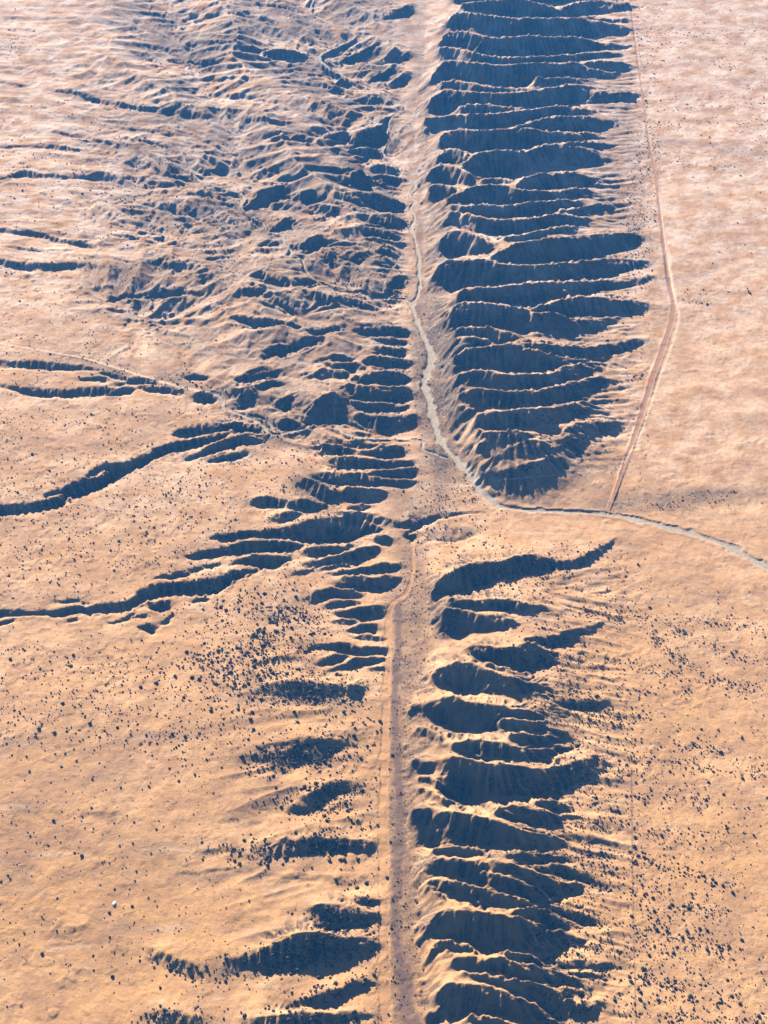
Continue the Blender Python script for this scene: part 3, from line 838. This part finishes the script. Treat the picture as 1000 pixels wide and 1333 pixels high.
# ------------------------------------------------------------------ shrubs
def ico(sub):
    t = (1 + 5 ** .5) / 2
    v = [(-1, t, 0), (1, t, 0), (-1, -t, 0), (1, -t, 0), (0, -1, t), (0, 1, t), (0, -1, -t), (0, 1, -t), (t, 0, -1), (t, 0, 1), (-t, 0, -1), (-t, 0, 1)]
    f = [(0, 11, 5), (0, 5, 1), (0, 1, 7), (0, 7, 10), (0, 10, 11), (1, 5, 9), (5, 11, 4), (11, 10, 2), (10, 7, 6), (7, 1, 8), (3, 9, 4), (3, 4, 2), (3, 2, 6), (3, 6, 8), (3, 8, 9), (4, 9, 5), (2, 4, 11), (6, 2, 10), (8, 6, 7), (9, 8, 1)]
    v = [np.array(p) / math.sqrt(1 + t * t) for p in v]
    for _ in range(sub):
        c = {}; nf = []
        def mid(a, b):
            k = (min(a, b), max(a, b))
            if k not in c:
                m = v[a] + v[b]; v.append(m / np.linalg.norm(m)); c[k] = len(v) - 1
            return c[k]
        for a, b, d in f:
            ab, bd, da = mid(a, b), mid(b, d), mid(d, a)
            nf += [(a, ab, da), (b, bd, ab), (d, da, bd), (ab, bd, da)]
        f = nf
    return np.array(v), np.array(f)

def shrub_material():
    m, nt, b = mat('shrub_leaves')
    geo = N(nt, 'ShaderNodeNewGeometry'); co = geo.outputs['Position']
    n = noise(nt, co, 1.3, 3, .7); n2 = noise(nt, co, .05, 2)
    c = mix(nt, ramp(nt, n, .35, .65), (.055, .040, .024), (.10, .072, .042))
    c = mix(nt, mul(nt, ramp(nt, n2, .4, .6), .5), c, (.085, .058, .036))
    nt.links.new(c, b.inputs['Base Color'])
    return m
SHRUB = shrub_material()

def tri_mesh(nm, v, f, m):
    me = bpy.data.meshes.new(nm)
    me.vertices.add(len(v)); me.loops.add(len(f) * 3); me.polygons.add(len(f))
    me.vertices.foreach_set('co', np.asarray(v, np.float32).ravel())
    me.loops.foreach_set('vertex_index', np.asarray(f, np.int32).ravel())
    me.polygons.foreach_set('loop_start', (np.arange(len(f)) * 3).astype(np.int32))
    me.update(calc_edges=True)
    me.materials.append(m)
    return me

def ground_hit(px, py):
    z = np.zeros(len(px)) + 4
    for i in range(14):
        x, y = unproject(px, py, z)
        z = z + (sample_grid(Z, x, y) - z) * (.9 if i < 5 else .5)
    x, y = unproject(px, py, z)
    return x, y, sample_grid(Z, x, y)

SPX, SPY, SSZ = [], [], []
def scatter(n, cx, cy, rx, ry, rot=0.0, size=1.0, gauss=True):
    if gauss:
        u, v = RNG.normal(0, .5, n), RNG.normal(0, .5, n)
    else:
        u, v = RNG.uniform(-1, 1, n), RNG.uniform(-1, 1, n)
    a = radians(rot)
    SPX.append(cx + u * rx * cos(a) - v * ry * sin(a)); SPY.append(cy + u * rx * sin(a) + v * ry * cos(a)); SSZ.append(np.full(n, size))

def streak(n, pts, jx, jy, size=1.0):
    p = np.array(pts, float); L = np.r_[0, np.cumsum(np.hypot(*np.diff(p, axis=0).T))]
    t = RNG.uniform(0, L[-1], n)
    t = t + 6 * np.sin(t * .35)
    SPX.append(np.interp(t, L, p[:, 0]) + RNG.normal(0, jx, n)); SPY.append(np.interp(t, L, p[:, 1]) + RNG.normal(0, jy, n)); SSZ.append(np.full(n, size))

for a in [(420, 150, 430, 150, 85), (650, 170, 590, 170, 60), (900, 150, 690, 160, 70), (700, 160, 900, 170, 60), (110, 140, 1060, 140, 110), (60, 150, 1240, 150, 100), (300, 400, 640, 60, 60)]:
    scatter(a[0], *a[1:], gauss=False, size=.9)
for a in [(900, 330, 810, 110, 60, -20), (420, 380, 820, 60, 30, 0), (500, 310, 870, 90, 40, 0), (500, 400, 900, 80, 28, 4), (420, 385, 985, 75, 24, -5), (350, 420, 1040, 70, 28, -12),
          (160, 330, 1110, 60, 20, 0), (330, 420, 1098, 80, 20, -10), (520, 400, 1238, 110, 26, -14), (200, 440, 1195, 50, 18, 0), (90, 240, 1265, 60, 26, 15), (200, 430, 1290, 70, 14, -18),
          (200, 400, 1325, 110, 14, 0), (120, 220, 1325, 50, 14, 0), (250, 450, 960, 50, 70, 0), (260, 230, 960, 200, 60, 0), (140, 470, 1150, 30, 110, 0)]:
    scatter(a[0], *a[1:])
# valley floor
scatter(700, 520, 1090, 34, 270, gauss=False, size=.62)
scatter(500, 545, 850, 40, 130, size=.6)
scatter(500, 600, 690, 60, 45, gauss=False, size=.75)
scatter(260, 590, 640, 55, 25, size=.8)
scatter(300, 535, 740, 26, 60, gauss=False, size=.6)
# lower right ridge and the plain beyond it
for a in [(300, 640, 745, 70, 22, -5), (170, 720, 725, 60, 20, -5), (90, 800, 740, 70, 40, 0), (240, 690, 770, 90, 30, -8), (110, 780, 800, 100, 20, -10), (300, 700, 850, 90, 40, -6), (360, 740, 900, 90, 60, 0)]:
    scatter(a[0], *a[1:], size=.85)
for y, n in ((930, 150), (965, 170), (1000, 200), (1040, 170), (1075, 170), (1115, 190), (1150, 170), (1190, 220), (1230, 190), (1265, 190), (1300, 190)):
    scatter(n, 755, y, 75, 18, 8, .8)
    scatter(int(n * .75), 850, y + 4, 120, 22, 14, .82)
scatter(260, 700, 1150, 70, 200, gauss=False, size=.8)
for n, pts in [(230, [(760, 806), (830, 803), (880, 806), (960, 812), (1010, 830)]), (170, [(830, 806), (850, 830), (880, 855), (920, 880), (990, 900)]), (150, [(860, 808), (900, 830), (940, 850), (1000, 862)]),
               (120, [(840, 812), (860, 840), (885, 860), (890, 900)]), (110, [(740, 860), (800, 862), (860, 868)]), (150, [(740, 900), (800, 893), (860, 905)]), (110, [(700, 905), (800, 930), (840, 935)]),
               (170, [(760, 930), (850, 950), (940, 985), (1010, 1000)]), (150, [(800, 970), (850, 985), (900, 1000), (1000, 1010)]), (110, [(820, 1030), (900, 1040), (1000, 1060)]),
               (100, [(790, 1060), (860, 1085), (940, 1080)]), (120, [(800, 1110), (870, 1130), (960, 1155)]), (110, [(810, 1160), (880, 1180), (950, 1190)]), (110, [(830, 1215), (900, 1225), (960, 1240)]),
               (100, [(830, 1270), (890, 1290), (910, 1310)]), (80, [(860, 1325), (1000, 1328)]), (60, [(870, 1330), (960, 1300)]), (90, [(780, 870), (900, 880), (1000, 905)])]:
    streak(int(n * 1.25), pts, 5, 4.5, .8)
scatter(330, 880, 1080, 130, 250, gauss=False, size=.85)
# upper right plain edge
scatter(600, 828, 300, 20, 130, size=.95)
scatter(420, 845, 140, 16, 150, gauss=False)
scatter(330, 920, 110, 80, 110, gauss=False)
scatter(70, 930, 300, 80, 90, gauss=False)
for n, pts in [(170, [(835, 50), (870, 42), (920, 45), (1000, 40)]), (120, [(835, 80), (900, 78), (960, 88)]), (100, [(840, 140), (920, 140), (1000, 134)]), (110, [(840, 190), (900, 215), (950, 220)]),
               (100, [(845, 165), (920, 158), (1000, 160)]), (70, [(880, 380), (1000, 378)]), (50, [(880, 390), (930, 395)]), (140, [(700, 510), (780, 500), (840, 488)]), (70, [(700, 540), (810, 530)]),
               (130, [(640, 620), (700, 605), (760, 590)]), (60, [(700, 545), (745, 560), (760, 575)]), (90, [(860, 660), (900, 645), (960, 640)]), (110, [(818, 0), (838, 100), (848, 200), (856, 260)])]:
    streak(n, pts, 4, 2.5, .9)
scatter(90, 760, 560, 60, 40)
scatter(160, 900, 655, 90, 14, -5, size=.7)
scatter(120, 760, 460, 60, 25)
# upper left
scatter(420, 150, 275, 160, 90, gauss=False)
scatter(500, 330, 60, 180, 60, gauss=False, size=.9)
scatter(500, 120, 190, 130, 60, gauss=False)
scatter(600, 250, 290, 130, 60)
scatter(160, 20, 55, 24, 22, 40)
scatter(500, 480, 380, 60, 14, 5, size=.9)
scatter(350, 470, 330, 80, 60)
scatter(350, 500, 130, 50, 110)
scatter(380, 520, 470, 16, 90, size=.9)
scatter(260, 552, 480, 12, 90, size=.7)
scatter(160, 345, 555, 40, 14)
scatter(260, 450, 600, 100, 60)
scatter(160, 190, 490, 120, 14, 10)
for a in [(900, 150, 430, 160, 95), (1000, 200, 600, 210, 70), (1000, 220, 720, 220, 60), (1200, 230, 870, 240, 100), (500, 150, 1080, 160, 200), (1500, 850, 1050, 160, 290), (300, 250, 1150, 240, 180), (350, 400, 700, 60, 40), (900, 150, 260, 160, 150), (500, 820, 350, 30, 320), (400, 920, 120, 80, 120)]:
    scatter(*a[:5], gauss=False, size=.62)
for a in [(900, 390, 860, 110, 70, 0), (500, 400, 905, 60, 18, 4), (500, 385, 985, 60, 20, -5), (350, 425, 1040, 60, 22, -12), (300, 420, 1100, 70, 16, -8), (500, 400, 1240, 100, 22, -14), (900, 650, 740, 90, 26, -5), (1200, 745, 1050, 50, 260, 0)]:
    scatter(*a, size=.6)
PX = np.concatenate(SPX); PY = np.concatenate(SPY); SZ = np.concatenate(SSZ)
# clump: thin by a patchy field, snap some of them towards neighbours
keep = RNG.random(len(PX)) < np.clip(.68 + 1.1 * fbm(PX, PY * 1.6, 26, 2, 301), .12, 1)
keep &= ~((PX > 560) & (PX < 690) & (PY > 880) & (PY < 1333) & (RNG.random(len(PX)) < .7))
PX, PY, SZ = PX[keep], PY[keep], SZ[keep]
sxw, syw, szw = ground_hit(PX, PY)
dw = sample_grid(d_wash.astype(float), sxw, syw); dr = sample_grid(d_road.astype(float), sxw, syw); dt = sample_grid(d_track.astype(float), sxw, syw)
ok = (dw > 1.2) & (dr > 1.2) & ((dt > 1.0) | (RNG.random(len(dw)) < .25)) & (syw < 3100) & (np.abs(sxw) < 840)
PX, PY, SZ, sxw, syw, szw = PX[ok], PY[ok], SZ[ok], sxw[ok], syw[ok], szw[ok]
RAD = SZ * np.clip(RNG.lognormal(-.46, .36, len(SZ)), .36, 1.4)
dist = np.sqrt(sxw ** 2 + syw ** 2 + (CAM_H - szw) ** 2)
vis = (PX > 4) & (PX < 996) & (PY > 4) & (PY < 1328)
score = np.where(vis, RAD / dist, 0)
big = np.argsort(-score)[:300]
rest = np.setdiff1d(np.arange(len(PX)), big)
print('shrubs', len(PX))
print('sand', 0)

def shrub_shape(sub, seed, lobes=4):
    r = np.random.default_rng(seed)
    V, F = ico(sub)
    d = np.ones(len(V))
    for _ in range(lobes * 2):
        k = r.normal(size=3); k /= np.linalg.norm(k)
        d += .20 * np.clip(V @ k - .35, 0, 1)
    d *= 1 + r.normal(0, .10, len(V))
    P = V * d[:, None]
    P[:, 2] = P[:, 2] * .72 + .42
    P[:, 2] = np.maximum(P[:, 2], -.25)
    return P, F

def build_many(nm, idx, sub, nshape):
    shapes = [shrub_shape(sub, 40 + k) for k in range(nshape)]
    vs, fs, off = [], [], 0
    which = RNG.integers(0, nshape, len(idx))
    for k, (P, F) in enumerate(shapes):
        I = idx[which == k]
        if len(I) == 0:
            continue
        a = RNG.uniform(0, 2 * pi, len(I)); r = RAD[I]
        ca, sa = np.cos(a) * r, np.sin(a) * r
        st = RNG.uniform(.8, 1.3, len(I))
        x = P[None, :, 0] * ca[:, None] * st[:, None] - P[None, :, 1] * sa[:, None] + sxw[I][:, None]
        y = P[None, :, 0] * sa[:, None] * st[:, None] + P[None, :, 1] * ca[:, None] + syw[I][:, None]
        z = P[None, :, 2] * (r * RNG.uniform(.7, 1.1, len(I)))[:, None] + szw[I][:, None]
        vs.append(np.stack([x, y, z], -1).reshape(-1, 3))
        fs.append((F[None] + (np.arange(len(I)) * len(P))[:, None, None] + off).reshape(-1, 3))
        off += len(I) * len(P)
    me = tri_mesh(nm, np.concatenate(vs), np.concatenate(fs), SHRUB)
    o = bpy.data.objects.new(nm, me)
    COL.objects.link(o)
    return o
o = build_many('desert_scrub', rest, 0, 6)
o['kind'] = 'stuff'; o['label'] = 'thousands of small dark shrubs dotted over the plains and hills'; o['category'] = 'scrub'

PLACES = [
    ('on the black shaded knoll at the lower left', lambda x, y: x < 495 and y > 1205),
    ('on the small knolls beside the sandy track', lambda x, y: x < 495 and y > 1070),
    ('on the open lower left plain', lambda x, y: x < 300 and y <= 1205),
    ('on the soft slopes left of the track', lambda x, y: x < 495),
    ('beside the sandy track along the valley', lambda x, y: x < 560),
    ('on the ribs of the lower right ridge', lambda x, y: x < 720),
    ('at the foot of the lower right ridge', lambda x, y: x < 820),
    ('on the plain near the bottom right corner', lambda x, y: y > 1130),
    ('in the drainage lines of the right plain', lambda x, y: True)]
protos = []
for k in range(5):
    P, F = shrub_shape(1 if k else 2, 90 + k, 6)
    me = tri_mesh('shrub', P, F, SHRUB)
    protos.append(me)
KIND = ['rounded', 'low spreading', 'ragged', 'dense', 'lopsided']
first = None
where = [next(p for p, f in PLACES if f(PX[q], PY[q])) for q in big]
QT = {}
for pl in set(where):
    m_ = np.array([w == pl for w in where])
    QT[pl] = (np.quantile(PX[big][m_], [.2, .4, .6, .8]), np.quantile(PY[big][m_], [.25, .5, .75]))
for n, i in enumerate(sorted(big, key=lambda q: -PY[q])):
    k = n % 5
    if first is None:
        first = bpy.data.objects.new('shrub', protos[k]); o = first
    else:
        o = first.copy(); o.data = protos[k]
    COL.objects.link(o)
    o.location = (sxw[i], syw[i], szw[i])
    r = float(RAD[i])
    o.scale = (r * (1.12 if k == 1 else 1), r, r * (.75 if k == 1 else .95))
    o.rotation_euler = (0, 0, random.uniform(0, 2 * pi))
    pl = next(p for p, f in PLACES if f(PX[i], PY[i]))
    qx_, qy_ = QT[pl]
    part_ = ['topmost', 'upper', 'lower', 'bottom'][int(np.searchsorted(qy_, PY[i]))] + ' ' + ['far left', 'left', 'middle', 'right', 'far right'][int(np.searchsorted(qx_, PX[i]))]
    o['label'] = 'dark shrub, ' + part_ + ' of those ' + pl
    o['category'] = 'shrub'
    o['group'] = 'dark shrubs ' + pl

# one pale boulder lying on the open plain
P, F = shrub_shape(1, 500, 2)
bm_, nt_, b_ = mat('pale_rock')
co_ = N(nt_, 'ShaderNodeNewGeometry').outputs['Position']
nt_.links.new(mix(nt_, noise(nt_, co_, 1.5, 4), (.75, .70, .62), (.62, .56, .48)), b_.inputs['Base Color'])
bx, by, bz = ground_hit(np.array([149.0]), np.array([1177.0]))
bo = bpy.data.objects.new('boulder', tri_mesh('boulder', P * np.array([1.3, 2.2, 1.0]), F, bm_))
bo.location = (bx[0], by[0], bz[0]); COL.objects.link(bo)
bo['label'] = 'single pale boulder lying on the open lower left plain'; bo['category'] = 'boulder'

# ------------------------------------------------------------------ sky dome is the world; the air between is one even haze
if HAZE_DENSITY > 0:
    hx, y0, y1, z0, z1 = 34000.0, -12000.0, 29000.0, float(Z.min()) - 1.0, 1040.0
    v = [(sx_, sy_, sz_) for sz_ in (z0, z1) for sx_, sy_ in ((-hx, y0), (hx, y0), (hx, y1), (-hx, y1))]
    f = [(0, 3, 2, 1), (4, 5, 6, 7), (0, 1, 5, 4), (1, 2, 6, 5), (2, 3, 7, 6), (3, 0, 4, 7)]
    hm = bpy.data.meshes.new('haze'); hm.from_pydata(v, [], f)
    hmat = bpy.data.materials.new('haze'); hmat.use_nodes = True
    t = hmat.node_tree; t.nodes.clear()
    pv = t.nodes.new('ShaderNodeVolumePrincipled'); ou = t.nodes.new('ShaderNodeOutputMaterial')
    pv.inputs['Color'].default_value = (*HAZE_COLOR, 1)
    pv.inputs['Density'].default_value = HAZE_DENSITY
    pv.inputs['Anisotropy'].default_value = 0.0
    t.links.new(pv.outputs[0], ou.inputs['Volume'])
    hm.materials.append(hmat)
    ho = bpy.data.objects.new('haze', hm); ho['kind'] = 'stuff'; ho['label'] = 'thin blue haze filling the air over the plain'
    COL.objects.link(ho)
S.cycles.volume_bounces = 0
S.cycles.max_bounces = 4
S.cycles.diffuse_bounces = 0
